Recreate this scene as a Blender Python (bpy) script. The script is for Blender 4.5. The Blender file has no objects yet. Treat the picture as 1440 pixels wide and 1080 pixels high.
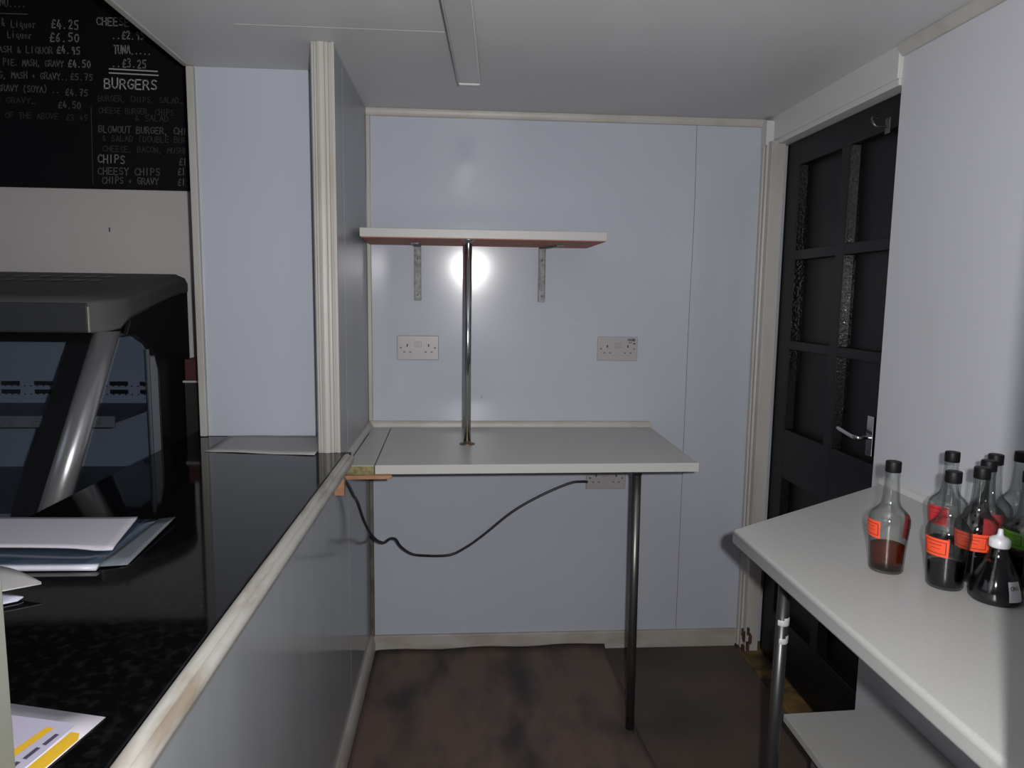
import bpy, bmesh, math, random
from mathutils import Vector, Matrix
random.seed(7)
S = bpy.context.scene
C = S.collection
PI = math.pi
# ------------------------------------------------------------------ camera
H = 1.314
cd = bpy.data.cameras.new('camera'); cam = bpy.data.objects.new('camera', cd); C.objects.link(cam)
cd.sensor_width = 36.0; cd.sensor_fit = 'HORIZONTAL'; cd.lens = 1004.86/1440*36; cd.clip_start = 0.02
pi_, ya, ro = 0.12027164, 0.07075379, 0.01290405
Rz = Matrix(((math.cos(ya), -math.sin(ya), 0), (math.sin(ya), math.cos(ya), 0), (0, 0, 1)))
B_ = Matrix(((1, 0, 0), (0, 0, -1), (0, 1, 0)))
Rp = Matrix(((1, 0, 0), (0, math.cos(pi_), -math.sin(pi_)), (0, math.sin(pi_), math.cos(pi_))))
Rr = Matrix(((math.cos(ro), -math.sin(ro), 0), (math.sin(ro), math.cos(ro), 0), (0, 0, 1)))
R = Rr @ Rp @ B_ @ Rz
M4 = Matrix((( R[0][0], -R[1][0], -R[2][0], 0), (R[0][1], -R[1][1], -R[2][1], 0), (R[0][2], -R[1][2], -R[2][2], H), (0, 0, 0, 1)))
cam.matrix_world = M4
S.camera = cam
# ------------------------------------------------------------------ world, flash, added ambient fill lamps
w = bpy.data.worlds.new('world'); S.world = w; w.use_nodes = True
w.node_tree.nodes['Background'].inputs[0].default_value = (0.62, 0.74, 1.0, 1)
w.node_tree.nodes['Background'].inputs[1].default_value = 0.02
fl = bpy.data.lights.new('camera_flash', 'AREA'); fl.shape = 'DISK'; fl.size = 0.026; fl.energy = 23.5; fl.color = (1, 0.985, 0.97)
fo = bpy.data.objects.new('camera_flash', fl); C.objects.link(fo); fo.location = (0.054, 0.0, 1.338); fo.rotation_euler = (math.radians(99), 0, math.radians(1))
dl = bpy.data.lights.new('shop_fill_light', 'AREA'); dl.shape = 'RECTANGLE'; dl.size = 1.6; dl.size_y = 1.2; dl.energy = 3.0; dl.color = (0.72, 0.84, 1.0)  # unseen lamp added on the shop side as soft ambient fill
do = bpy.data.objects.new('shop_fill_light', dl); C.objects.link(do); do.location = (-3.05, 0.6, 1.7); do.rotation_euler = (math.radians(90), 0, math.radians(-90))
rl = bpy.data.lights.new('rear_fill_light', 'AREA'); rl.shape = 'RECTANGLE'; rl.size = 0.8; rl.size_y = 1.3; rl.energy = 1.2; rl.color = (0.85, 0.92, 1.0)  # second added fill, behind the camera; no real opening there
ro_ = bpy.data.objects.new('rear_fill_light', rl); C.objects.link(ro_); ro_.location = (0.3, -0.93, 1.2); ro_.rotation_euler = (math.radians(90), 0, 0)
S.view_settings.view_transform = 'Standard'; S.view_settings.look = 'None'; S.view_settings.gamma = 1
S.view_settings.use_curve_mapping = False; S.view_settings.exposure = 0.0

# ------------------------------------------------------------------ materials
def mat(name, col, rough=0.5, metal=0.0, noise=None, bump=None, spec=0.5, coat=0.0):
    m = bpy.data.materials.new(name); m.use_nodes = True
    nt = m.node_tree; b = nt.nodes['Principled BSDF']
    b.inputs['Base Color'].default_value = (*col, 1); b.inputs['Roughness'].default_value = rough
    b.inputs['Metallic'].default_value = metal; b.inputs['Specular IOR Level'].default_value = spec
    b.inputs['Coat Weight'].default_value = coat; b.inputs['Coat Roughness'].default_value = 0.05
    tc = nt.nodes.new('ShaderNodeTexCoord')
    if noise:                                   # (scale, second colour, low, high[, stretch])
        mp = nt.nodes.new('ShaderNodeMapping'); mp.inputs['Scale'].default_value = noise[4] if len(noise) > 4 else (1, 1, 1)
        n = nt.nodes.new('ShaderNodeTexNoise'); n.inputs['Scale'].default_value = noise[0]; n.inputs['Detail'].default_value = 6
        r = nt.nodes.new('ShaderNodeValToRGB'); r.color_ramp.elements[0].position = noise[2]; r.color_ramp.elements[1].position = noise[3]
        r.color_ramp.elements[0].color = (*noise[1], 1); r.color_ramp.elements[1].color = (*col, 1)
        nt.links.new(tc.outputs['Object'], mp.inputs[0]); nt.links.new(mp.outputs[0], n.inputs['Vector'])
        nt.links.new(n.outputs['Fac'], r.inputs[0]); nt.links.new(r.outputs[0], b.inputs['Base Color'])
    if bump:                                    # (scale, strength, distance)
        n2 = nt.nodes.new('ShaderNodeTexNoise'); n2.inputs['Scale'].default_value = bump[0]; n2.inputs['Detail'].default_value = 3
        bp = nt.nodes.new('ShaderNodeBump'); bp.inputs['Strength'].default_value = bump[1]; bp.inputs['Distance'].default_value = bump[2]
        nt.links.new(tc.outputs['Object'], n2.inputs['Vector']); nt.links.new(n2.outputs['Fac'], bp.inputs['Height']); nt.links.new(bp.outputs[0], b.inputs['Normal'])
    return m

def glass_mat(name, tint, rough=0.02, f0=0.04, fres=0.5, edge=1.0):
    """thin clear surface: transparent, darker where the path through it is long, mirror-like at grazing angles"""
    m = bpy.data.materials.new(name); m.use_nodes = True; nt = m.node_tree; nt.nodes.clear(); N = nt.nodes.new; Lk = nt.links.new
    o = N('ShaderNodeOutputMaterial'); mx = N('ShaderNodeMixShader'); t = N('ShaderNodeBsdfTransparent'); g = N('ShaderNodeBsdfGlossy')
    lw = N('ShaderNodeLayerWeight'); lw.inputs[0].default_value = 0.5
    pw = N('ShaderNodeMath'); pw.operation = 'POWER'; pw.inputs[1].default_value = 4.0
    f = N('ShaderNodeMath'); f.operation = 'MULTIPLY_ADD'; f.inputs[1].default_value = fres; f.inputs[2].default_value = f0
    pe = N('ShaderNodeMath'); pe.operation = 'POWER'; pe.inputs[1].default_value = 2.6
    mc = N('ShaderNodeMixRGB'); mc.inputs[1].default_value = (*tint, 1); mc.inputs[2].default_value = (*[c*edge for c in tint], 1)
    g.inputs['Roughness'].default_value = rough
    Lk(lw.outputs['Facing'], pw.inputs[0]); Lk(pw.outputs[0], f.inputs[0]); Lk(lw.outputs['Facing'], pe.inputs[0]); Lk(pe.outputs[0], mc.inputs[0]); Lk(mc.outputs[0], t.inputs[0])
    Lk(f.outputs[0], mx.inputs[0]); Lk(t.outputs[0], mx.inputs[1]); Lk(g.outputs[0], mx.inputs[2]); Lk(mx.outputs[0], o.inputs[0])
    return m

M = {}
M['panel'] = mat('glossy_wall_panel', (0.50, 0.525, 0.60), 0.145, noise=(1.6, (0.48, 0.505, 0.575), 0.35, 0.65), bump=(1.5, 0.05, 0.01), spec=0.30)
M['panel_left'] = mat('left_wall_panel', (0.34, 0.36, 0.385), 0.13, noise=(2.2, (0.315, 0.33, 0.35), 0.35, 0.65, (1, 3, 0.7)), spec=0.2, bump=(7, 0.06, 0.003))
M['post'] = mat('grey_green_paint', (0.17, 0.175, 0.15), 0.5)
M['bracketsteel'] = mat('zinc_bracket', (0.17, 0.175, 0.18), 0.5, 0.6, noise=(60, (0.09, 0.09, 0.10), 0.35, 0.6))
M['seam'] = mat('panel_seam', (0.10, 0.09, 0.09), 0.7)
M['cornerstrip'] = mat('stained_corner_strip', (0.17, 0.15, 0.14), 0.6, noise=(12, (0.09, 0.07, 0.06), 0.35, 0.6))
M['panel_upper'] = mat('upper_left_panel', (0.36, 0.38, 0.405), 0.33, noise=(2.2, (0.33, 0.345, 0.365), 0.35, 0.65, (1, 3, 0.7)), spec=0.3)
M['plaster'] = mat('shop_plaster', (0.60, 0.57, 0.56), 0.8, noise=(3, (0.56, 0.53, 0.52), 0.3, 0.7))
M['ceiling'] = mat('ceiling_paint', (0.62, 0.62, 0.63), 0.5, noise=(1.3, (0.56, 0.56, 0.57), 0.3, 0.7), bump=(2.0, 0.06, 0.02))
M['rightwall'] = mat('right_wall_paint', (0.60, 0.61, 0.66), 0.42, noise=(2, (0.57, 0.58, 0.62), 0.3, 0.7))
M['trim'] = mat('painted_trim', (0.46, 0.445, 0.42), 0.42, noise=(9, (0.41, 0.385, 0.35), 0.35, 0.55, (1, 1, .3)), bump=(40, 0.12, 0.004))
M['trim_dirty'] = mat('worn_painted_trim', (0.40, 0.39, 0.365), 0.4, noise=(14, (0.24, 0.20, 0.155), 0.32, 0.5, (2.2, .45, 2.2)), bump=(50, 0.15, 0.003))
M['jamb_dirty'] = mat('door_frame_paint', (0.50, 0.48, 0.46), 0.45, noise=(5, (0.38, 0.35, 0.32), 0.3, 0.55, (2, 2, .35)), bump=(45, 0.15, 0.004))
M['head'] = mat('door_head_paint', (0.60, 0.59, 0.58), 0.45, bump=(40, 0.1, 0.003))
M['skirt'] = mat('skirting_paint', (0.46, 0.43, 0.40), 0.5, noise=(7, (0.36, 0.32, 0.28), 0.35, 0.6, (1, 1, 3)))
M['rot'] = mat('damp_rotten_wood', (0.10, 0.05, 0.03), 0.9, noise=(30, (0.03, 0.015, 0.01), 0.3, 0.6))
M['laminate'] = mat('cream_laminate', (0.53, 0.53, 0.51), 0.38, noise=(400, (0.50, 0.50, 0.48), 0.4, 0.6), bump=(260, 0.08, 0.0006))
M['laminate_edge'] = mat('laminate_edge', (0.50, 0.50, 0.485), 0.35)
M['table_lam'] = mat('white_laminate', (0.48, 0.48, 0.47), 0.36, noise=(300, (0.455, 0.455, 0.445), 0.4, 0.6), bump=(240, 0.08, 0.0006))
M['shelf_lam'] = mat('shelf_laminate', (0.46, 0.455, 0.45), 0.4)
M['redboard'] = mat('reddish_underside', (0.42, 0.13, 0.08), 0.6, noise=(12, (0.33, 0.10, 0.06), 0.3, 0.7))
M['chip'] = mat('raw_chipboard', (0.30, 0.25, 0.12), 0.9, noise=(90, (0.14, 0.13, 0.07), 0.35, 0.6))
M['wood'] = mat('bare_batten_wood', (0.42, 0.23, 0.13), 0.75, noise=(20, (0.28, 0.13, 0.07), 0.3, 0.65, (1, 6, 6)))
M['edgeshadow'] = mat('painted_edge_shadow', (0.012, 0.012, 0.014), 0.6)  # near-black that paints the shadow line below the worktop edge
M['chrome'] = mat('chrome', (0.55, 0.57, 0.58), 0.16, 1.0)
M['galv'] = mat('galvanised_steel', (0.60, 0.61, 0.62), 0.32, 1.0, noise=(60, (0.36, 0.36, 0.36), 0.35, 0.6))
M['darkmetal'] = mat('dull_steel_leg', (0.20, 0.20, 0.20), 0.38, 0.9, noise=(15, (0.11, 0.10, 0.10), 0.3, 0.7, (1, 1, .2)))
M['greymetal'] = mat('dull_grey_tube', (0.12, 0.12, 0.125), 0.36, 0.8, noise=(10, (0.08, 0.08, 0.08), 0.3, 0.7, (1, 1, .3)))
M['brass'] = mat('tarnished_flange', (0.28, 0.22, 0.15), 0.4, 1.0)
M['plastic'] = mat('socket_plastic', (0.395, 0.375, 0.385), 0.35)
M['socket_dark'] = mat('socket_hole', (0.015, 0.015, 0.02), 0.6)
M['slot'] = mat('socket_shutter', (0.12, 0.11, 0.14), 0.5)
M['rocker'] = mat('socket_rocker', (0.365, 0.34, 0.36), 0.3)
M['ink'] = mat('black_marker', (0.02, 0.02, 0.03), 0.6)
M['cable'] = mat('black_cable', (0.018, 0.019, 0.024), 0.42)
M['granite'] = mat('black_granite', (0.0022, 0.0022, 0.0026), 0.06, noise=(75, (0.0075, 0.0078, 0.0085), 0.30, 0.50), spec=0.19)
M['cabinet'] = mat('counter_base', (0.10, 0.10, 0.11), 0.5)
M['doorblack'] = mat('black_door_paint', (0.0065, 0.0065, 0.0075), 0.42, spec=0.22)
M['doorgloss'] = mat('black_door_gloss_bead', (0.003, 0.003, 0.0035), 0.07, bump=(110, 0.30, 0.003), spec=0.45)
M['floor'] = mat('dirty_floor', (0.105, 0.078, 0.060), 0.7, noise=(2.4, (0.050, 0.040, 0.033), 0.34, 0.62), bump=(30, 0.25, 0.004))
M['sheet'] = mat('worn_brown_sheet', (0.135, 0.092, 0.074), 0.62, noise=(3.6, (0.042, 0.036, 0.034), 0.32, 0.55, (2.2, .9, 1)), bump=(25, 0.2, 0.004))
M['sill'] = mat('worn_yellow_wood', (0.20, 0.13, 0.035), 0.7, noise=(12, (0.04, 0.03, 0.02), 0.4, 0.6))
M['board'] = mat('chalkboard', (0.0035, 0.0035, 0.005), 0.6, spec=0.2)
for i, v in enumerate((0.05, 0.12, 0.24, 0.46)): M['chalk%d' % i] = mat('chalk_strength_%d' % i, (v, v, v*1.02), 0.9)
M['hood'] = mat('dark_grey_moulded_plastic', (0.085, 0.085, 0.088), 0.62, spec=0.3)
M['lip'] = mat('charcoal_fascia', (0.040, 0.042, 0.048), 0.5, spec=0.3)
M['side'] = mat('black_side_panel', (0.012, 0.012, 0.014), 0.4)
M['silver'] = mat('brushed_silver_post', (0.42, 0.42, 0.44), 0.30, 0.7)
M['inner'] = mat('fridge_inner_liner', (0.33, 0.36, 0.415), 0.6)
M['innerdark'] = mat('fridge_inner_dark', (0.10, 0.105, 0.12), 0.5)
M['pricegrey'] = mat('price_strip', (0.20, 0.195, 0.20), 0.5)
M['paneborder'] = mat('black_glass_border', (0.008, 0.008, 0.009), 0.12)
M['paper'] = mat('white_paper', (0.50, 0.48, 0.54), 0.75, bump=(8, 0.1, 0.01))
M['paper2'] = mat('bluish_paper', (0.52, 0.53, 0.66), 0.7)
M['paper_grey'] = mat('warm_grey_paper', (0.42, 0.41, 0.41), 0.75)
M['folder'] = mat('blue_plastic_folder', (0.035, 0.055, 0.085), 0.16, noise=(9, (0.020, 0.03, 0.045), 0.35, 0.6))
M['folder_edge'] = mat('clear_folder_edge', (0.13, 0.145, 0.17), 0.3)
M['slide'] = mat('white_slide_binder', (0.55, 0.56, 0.64), 0.35)
M['yellow'] = mat('yellow_print', (0.55, 0.34, 0.02), 0.5)
M['navy'] = mat('dark_print', (0.05, 0.05, 0.08), 0.5)
M['lilac'] = mat('lilac_print', (0.36, 0.34, 0.44), 0.6)
M['cap'] = mat('black_bottle_cap', (0.005, 0.005, 0.006), 0.5, spec=0.25)
M['whitecap'] = mat('white_nozzle_cap', (0.62, 0.62, 0.66), 0.35)
M['glass'] = glass_mat('clear_bottle_glass', (0.975, 0.985, 0.975), 0.05, 0.05, 0.30, 0.34)
M['pane'] = glass_mat('display_glass', (0.80, 0.83, 0.87), 0.03, 0.04, 0.5)
M['amber'] = glass_mat('amber_liquid', (0.78, 0.27, 0.13), 0.03, 0.004, 0.06, 0.5)
M['purple'] = glass_mat('purple_brown_liquid', (0.10, 0.028, 0.045), 0.03, 0.004, 0.05, 0.3)
M['darkliq'] = mat('near_black_liquid', (0.004, 0.003, 0.004), 0.15, spec=0.1)
M['orange'] = mat('orange_label', (0.86, 0.085, 0.028), 0.5)
M['red'] = mat('red_label', (0.55, 0.03, 0.04), 0.5)
M['green'] = mat('green_label', (0.075, 0.26, 0.02), 0.5)
M['labelink'] = mat('label_print', (0.12, 0.01, 0.01), 0.5)
M['spice'] = mat('yellow_seasoning', (0.48, 0.36, 0.17), 0.8, noise=(60, (0.30, 0.2, 0.08), 0.3, 0.6))
M['darkred'] = mat('dark_red_board', (0.055, 0.006, 0.008), 0.5)
M['tape'] = mat('white_tape', (0.62, 0.62, 0.62), 0.4)
M['lightbody'] = mat('grey_light_channel', (0.44, 0.43, 0.44), 0.4)
M['lightrim'] = mat('pale_channel_edge', (0.64, 0.62, 0.62), 0.35)

# ------------------------------------------------------------------ helpers
def new_obj(name, me, m=None, parent=None):
    o = bpy.data.objects.new(name, me); C.objects.link(o)
    if m is not None: me.materials.append(M[m] if isinstance(m, str) else m)
    if parent is not None: o.parent = parent
    return o
def obj(name, bm, m, parent=None, smooth=False, bevel=0, seg=2):
    bmesh.ops.recalc_face_normals(bm, faces=bm.faces)
    me = bpy.data.meshes.new(name); bm.to_mesh(me); bm.free()
    if smooth:
        for p in me.polygons: p.use_smooth = True
    o = new_obj(name, me, m, parent)
    if bevel:
        b = o.modifiers.new('bevel', 'BEVEL'); b.width = bevel; b.segments = seg; b.limit_method = 'ANGLE'; b.angle_limit = math.radians(40)
        for p in me.polygons: p.use_smooth = True
        b.harden_normals = True
    return o
def struct(o): o['kind'] = 'structure'; return o
def tag(o, label, cat, group=None):
    o['label'] = label; o['category'] = cat
    if group: o['group'] = group
    return o
def empty(name, loc=(0, 0, 0)):
    o = bpy.data.objects.new(name, None); C.objects.link(o); o.location = loc; o.empty_display_size = 0.05; return o
def box(bm, x0, x1, y0, y1, z0, z1):
    v = [bm.verts.new(p) for p in ((x0,y0,z0),(x1,y0,z0),(x1,y1,z0),(x0,y1,z0),(x0,y0,z1),(x1,y0,z1),(x1,y1,z1),(x0,y1,z1))]
    for f in ((0,1,2,3),(4,5,6,7),(0,1,5,4),(1,2,6,5),(2,3,7,6),(3,0,4,7)): bm.faces.new([v[i] for i in f])
def bx(*a):
    bm = bmesh.new(); box(bm, *a); return bm
def prism(poly, lo, hi, axis):
    """extrude a 2-D polygon along axis ('x': poly is (y,z); 'y': poly is (x,z); 'z': poly is (x,y))"""
    bm = bmesh.new()
    def P(p, t): return (t, p[0], p[1]) if axis == 'x' else ((p[0], t, p[1]) if axis == 'y' else (p[0], p[1], t))
    a = [bm.verts.new(P(p, lo)) for p in poly]; b = [bm.verts.new(P(p, hi)) for p in poly]
    bm.faces.new(a); bm.faces.new(b); n = len(poly)
    for i in range(n): bm.faces.new((a[i], a[(i+1) % n], b[(i+1) % n], b[i]))
    return bm
def lathe(prof, n=40, cx=0, cy=0, cz=0, bm=None, a0=0, a1=2*PI):
    bm = bm or bmesh.new(); full = abs(a1-a0-2*PI) < 1e-6; cols = n if full else n+1; rings = []
    for r, z in prof:
        if r < 1e-6 and full: rings.append([bm.verts.new((cx, cy, cz+z))])
        else: rings.append([bm.verts.new((cx+r*math.cos(a0+(a1-a0)*i/n), cy+r*math.sin(a0+(a1-a0)*i/n), cz+z)) for i in range(cols)])
    for A, B in zip(rings, rings[1:]):
        for i in range(n):
            j = (i+1) % cols
            if len(A) == 1 and len(B) == 1: continue
            if len(A) == 1: bm.faces.new((A[0], B[i], B[j]))
            elif len(B) == 1: bm.faces.new((A[i], A[j], B[0]))
            else: bm.faces.new((A[i], A[j], B[j], B[i]))
    return bm
def tube(pts, r, n=12, bm=None):
    bm = bm or bmesh.new(); pts = [Vector(p) for p in pts]; rings = []
    up = Vector((0, 0, 1))
    for i, p in enumerate(pts):
        t = (pts[min(i+1, len(pts)-1)] - pts[max(i-1, 0)]).normalized()
        u = t.cross(up)
        if u.length < 1e-3: u = t.cross(Vector((0, 1, 0)))
        u.normalize(); v = t.cross(u).normalized()
        rings.append([bm.verts.new(p + r*(math.cos(2*PI*k/n)*u + math.sin(2*PI*k/n)*v)) for k in range(n)])
    for A, B in zip(rings, rings[1:]):
        for k in range(n): bm.faces.new((A[k], A[(k+1) % n], B[(k+1) % n], B[k]))
    bm.faces.new(rings[0]); bm.faces.new(rings[-1]); return bm
def smooth_path(pts, k=6):
    P = [Vector(p) for p in pts]; P = [P[0]] + P + [P[-1]]; out = []
    for i in range(1, len(P)-2):
        for j in range(k):
            t = j/k; a, b, c, d = P[i-1:i+3]
            out.append(0.5*((2*b)+(-a+c)*t+(2*a-5*b+4*c-d)*t*t+(-a+3*b-3*c+d)*t**3))
    out.append(P[-2]); return out
def grid(name, f, nu, nv, th, m, parent=None, smooth=True):
    """sheet from f(u,v)->point with thickness th downwards"""
    bm = bmesh.new(); top = [[bm.verts.new(f(i/nu, j/nv)) for j in range(nv+1)] for i in range(nu+1)]
    bot = [[bm.verts.new(v.co - Vector((0, 0, th))) for v in row] for row in top]
    for i in range(nu):
        for j in range(nv):
            bm.faces.new((top[i][j], top[i+1][j], top[i+1][j+1], top[i][j+1])); bm.faces.new((bot[i][j], bot[i][j+1], bot[i+1][j+1], bot[i+1][j]))
    for i in range(nu):
        bm.faces.new((top[i][0], bot[i][0], bot[i+1][0], top[i+1][0])); bm.faces.new((top[i][nv], top[i+1][nv], bot[i+1][nv], bot[i][nv]))
    for j in range(nv):
        bm.faces.new((top[0][j], top[0][j+1], bot[0][j+1], bot[0][j])); bm.faces.new((top[nu][j], bot[nu][j], bot[nu][j+1], top[nu][j+1]))
    return obj(name, bm, m, parent, smooth)
def quadf(a, b, c, d, lift=None):
    a, b, c, d = map(Vector, (a, b, c, d))
    def f(u, v):
        p = (a*(1-u)+b*u)*(1-v) + (d*(1-u)+c*u)*v
        if lift: p = p + Vector((0, 0, lift(u, v)))
        return p
    return f

# stroke font for hand lettering: polylines on a 1 x 1 box (x to 0.8)
G = {
'A':['0,0 .4,1 .8,0','.15,.38 .65,.38'],'B':['0,0 0,1 .5,.98 .65,.78 .5,.55 0,.52','.5,.52 .75,.3 .6,.03 0,0'],'C':['.75,.82 .5,1 .15,.85 0,.5 .15,.12 .5,0 .78,.15'],
'D':['0,0 0,1 .45,.95 .75,.55 .5,.08 0,0'],'E':['.7,1 0,1 0,0 .72,0','0,.52 .6,.52'],'F':['.7,1 0,1 0,0','0,.52 .55,.52'],'G':['.75,.85 .45,1 .1,.8 0,.45 .2,.05 .55,0 .75,.2 .75,.45 .45,.45'],
'H':['0,0 0,1','.7,0 .7,1','0,.5 .7,.5'],'I':['.3,0 .3,1'],'K':['0,0 0,1','.65,1 0,.45 .7,0'],'L':['0,1 0,0 .65,0'],'M':['0,0 .1,1 .4,.35 .7,1 .8,0'],'N':['0,0 0,1 .7,0 .7,1'],
'O':['.4,1 .1,.8 0,.45 .15,.1 .4,0 .68,.12 .8,.5 .68,.88 .4,1'],'P':['0,0 0,1 .5,.98 .68,.75 .5,.5 0,.48'],'Q':['.4,1 .1,.8 0,.45 .15,.1 .4,0 .68,.12 .8,.5 .68,.88 .4,1','.5,.25 .85,-.1'],
'R':['0,0 0,1 .5,.98 .68,.75 .5,.52 0,.5','.35,.5 .75,0'],'S':['.7,.88 .4,1 .1,.85 .12,.6 .6,.42 .72,.2 .5,.02 .05,.1'],'T':['0,1 .8,1','.4,1 .4,0'],'U':['0,1 .02,.25 .2,.02 .5,.02 .68,.25 .7,1'],
'V':['0,1 .38,0 .78,1'],'W':['0,1 .2,0 .4,.65 .6,0 .8,1'],'X':['0,0 .7,1','0,1 .7,0'],'Y':['0,1 .38,.5 .76,1','.38,.5 .38,0'],'Z':['0,1 .7,1 0,0 .75,0'],
'i':['.3,.65 .3,0','.3,.9 .32,.95'],'u':['.05,.65 .08,.12 .3,0 .55,.15','.58,.65 .6,0'],'o':['.3,.65 .05,.45 .08,.12 .3,0 .58,.2 .55,.5 .3,.65'],'r':['.1,.65 .12,0','.12,.4 .35,.62 .6,.6'],
'q':['.6,.6 .3,.68 .05,.4 .2,.08 .5,.15 .6,.6 .6,-.35 .75,-.2'],
'0':['.35,1 .05,.75 .03,.3 .3,0 .6,.2 .65,.7 .35,1'],'1':['.3,0 .3,1'],'2':['.05,.8 .3,1 .6,.85 .55,.55 .05,0 .7,0'],'3':['.08,.92 .4,1 .62,.8 .3,.54 .65,.3 .45,.02 .05,.08'],
'4':['.5,0 .5,.6','.35,1 .02,.3 .7,.3'],'5':['.65,1 .12,1 .08,.58 .5,.6 .65,.3 .45,.02 .05,.08'],'6':['.5,1 .15,.6 .05,.25 .3,0 .6,.2 .5,.48 .12,.4'],'7':['.05,1 .68,1 .3,0','.2,.5 .6,.5'],
'9':['.6,.75 .35,1 .08,.75 .3,.5 .6,.72 .55,0'],'£':['.75,.82 .5,1 .28,.8 .3,.4 .1,.02 .75,.05','.05,.45 .6,.45'],'.':['.25,0 .3,.06'],',':['.25,.05 .18,-.18'],'+':['.1,.45 .5,.45','.3,.25 .3,.65'],
'&':['.75,0 .15,.7 .3,1 .5,.8 .1,.35 .25,.02 .7,.35'],'(':['.5,1.1 .2,.7 .2,.3 .5,-.1'],')':['.2,1.1 .5,.7 .5,.3 .2,-.1'],'_':['0,-.02 .8,-.02'],'-':['.1,.45 .6,.45'],' ':[],
}
def strokes(txt, width, h, thick, fmap, jitter=0.0):
    """flat ribbon lettering; fmap(x, z) -> world point"""
    rnd = random.Random(hash(len(txt))*7+int(width*1000)); bm = bmesh.new(); n = len(txt); adv = width/max(n-0.2, 1)
    for i, ch in enumerate(txt):
        dz = rnd.uniform(-1, 1)*jitter*h; sc = 1+rnd.uniform(-1, 1)*jitter
        for line in G.get(ch, []):
            pts = [tuple(map(float, q.split(','))) for q in line.split()]
            pts = [(i*adv+p[0]*adv*0.98+p[1]*h*0.05, p[1]*h*sc+dz) for p in pts]
            for (xa, za), (xb, zb) in zip(pts, pts[1:]):
                dx, dz_ = xb-xa, zb-za; l = math.hypot(dx, dz_) or 1; nx, nz = -dz_/l*thick/2, dx/l*thick/2; ex, ez = dx/l*thick*.35, dz_/l*thick*.35
                bm.faces.new([bm.verts.new(fmap(*p)) for p in ((xa-ex+nx, za-ez+nz), (xa-ex-nx, za-ez-nz), (xb+ex-nx, zb+ez-nz), (xb+ex+nx, zb+ez+nz))])
    return bm
def flat(name, bm, m, parent):                  # print: keeps its own face order
    me = bpy.data.meshes.new(name); bm.to_mesh(me); bm.free(); return new_obj(name, me, m, parent)

CZ = 1.948            # kitchen ceiling height
D = 2.55              # back wall
WX = -0.33            # face of left wall
RX = 1.09             # face of right wall
# ================================================================== SETTING
struct(obj('floor', bx(-3.2, 1.3, -1.0, 3.6, -0.06, 0.0), 'floor'))
# ceiling: two boards with a filled joint
ce = struct(obj('ceiling', bx(-0.778, 1.3, -1.0, 2.65, CZ+0.012, CZ+0.06), 'ceiling'))
obj('board', bx(-0.774, 1.2, 1.822, 2.56, CZ, CZ+0.013), 'ceiling', ce)
obj('board', bx(-0.774, 1.2, -1.0, 1.822, CZ, CZ+0.013), 'ceiling', ce)
bmj = bmesh.new(); box(bmj, -0.54, -0.02, 1.820, 1.8232, CZ-0.0010, CZ+0.002); obj('joint_filler', bmj, 'trim', ce)
struct(obj('ceiling_shop', bx(-3.2, -0.76, -1.0, 3.6, 2.95, 3.0), 'ceiling'))
struct(obj('wall_bulkhead', bx(-0.778, -0.758, -1.0, 2.3, CZ+0.05, 2.95), 'plaster'))
struct(obj('trim_9', bx(-0.782, -0.764, -1.0, 2.15, CZ-0.003, CZ+0.020), 'trim', bevel=0.003))
# back wall: three glossy cladding panels over a backing
wb = struct(obj('wall_back', bx(WX-0.1, 1.3, D+0.006, D+0.1, 0, 2.95), 'panel'))
def bulge(z):
    def ss(t): t = max(0, min(1, t)); return t*t*(3-2*t)
    return 0.0105*ss((z-1.20)/.42)*(1-ss((z-1.62)/.32))
def clad(x0, x1, y, z0, z1, nz=40):
    bm = bmesh.new(); box(bm, x0, x1, y-0.0002, y+.008, z0, z1); rows = []
    for i in range(nz+1):
        z = z0+(z1-z0)*i/nz; rows.append([bm.verts.new((x0+(x1-x0)*k/6, y-0.0004-bulge(z), z)) for k in range(7)])
    for a, b in zip(rows, rows[1:]):
        for k in range(6): bm.faces.new((a[k], a[k+1], b[k+1], b[k]))
    for k in (0, 6):
        w_ = [bm.verts.new(r_[k].co) for r_ in rows]; w_ += [bm.verts.new((rows[-1][k].co.x, y+.006, z1)), bm.verts.new((rows[0][k].co.x, y+.006, z0))]
        bm.faces.new(w_)
    return bm
def panel_obj(*a):
    bm = clad(*a); me = bpy.data.meshes.new('panel'); bm.to_mesh(me); bm.free()
    o = new_obj('panel', me, 'panel', wb)
    for p in me.polygons: p.use_smooth = 6 <= p.index < 6+240
    return o
panel_obj(WX, 0.8195, D, 0.0, CZ)
panel_obj(0.8212, 1.075, D, 0.0, CZ)
obj('seam', bx(0.8190, 0.8217, D-0.0003, D+0.005, 0, CZ), 'seam', wb)
for x, z, q in ((0.31, 1.75, .0022), (0.395, 1.245, .0018), (0.405, 1.24, .0016), (0.415, 1.236, .002), (0.07, 0.955, .004), (0.36, 1.20, .0015)):
    obj('speck', bx(x, x+q, D-0.0004-bulge(z)-.0006, D-.0002, z, z+q*.8), 'seam', wb)
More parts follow.
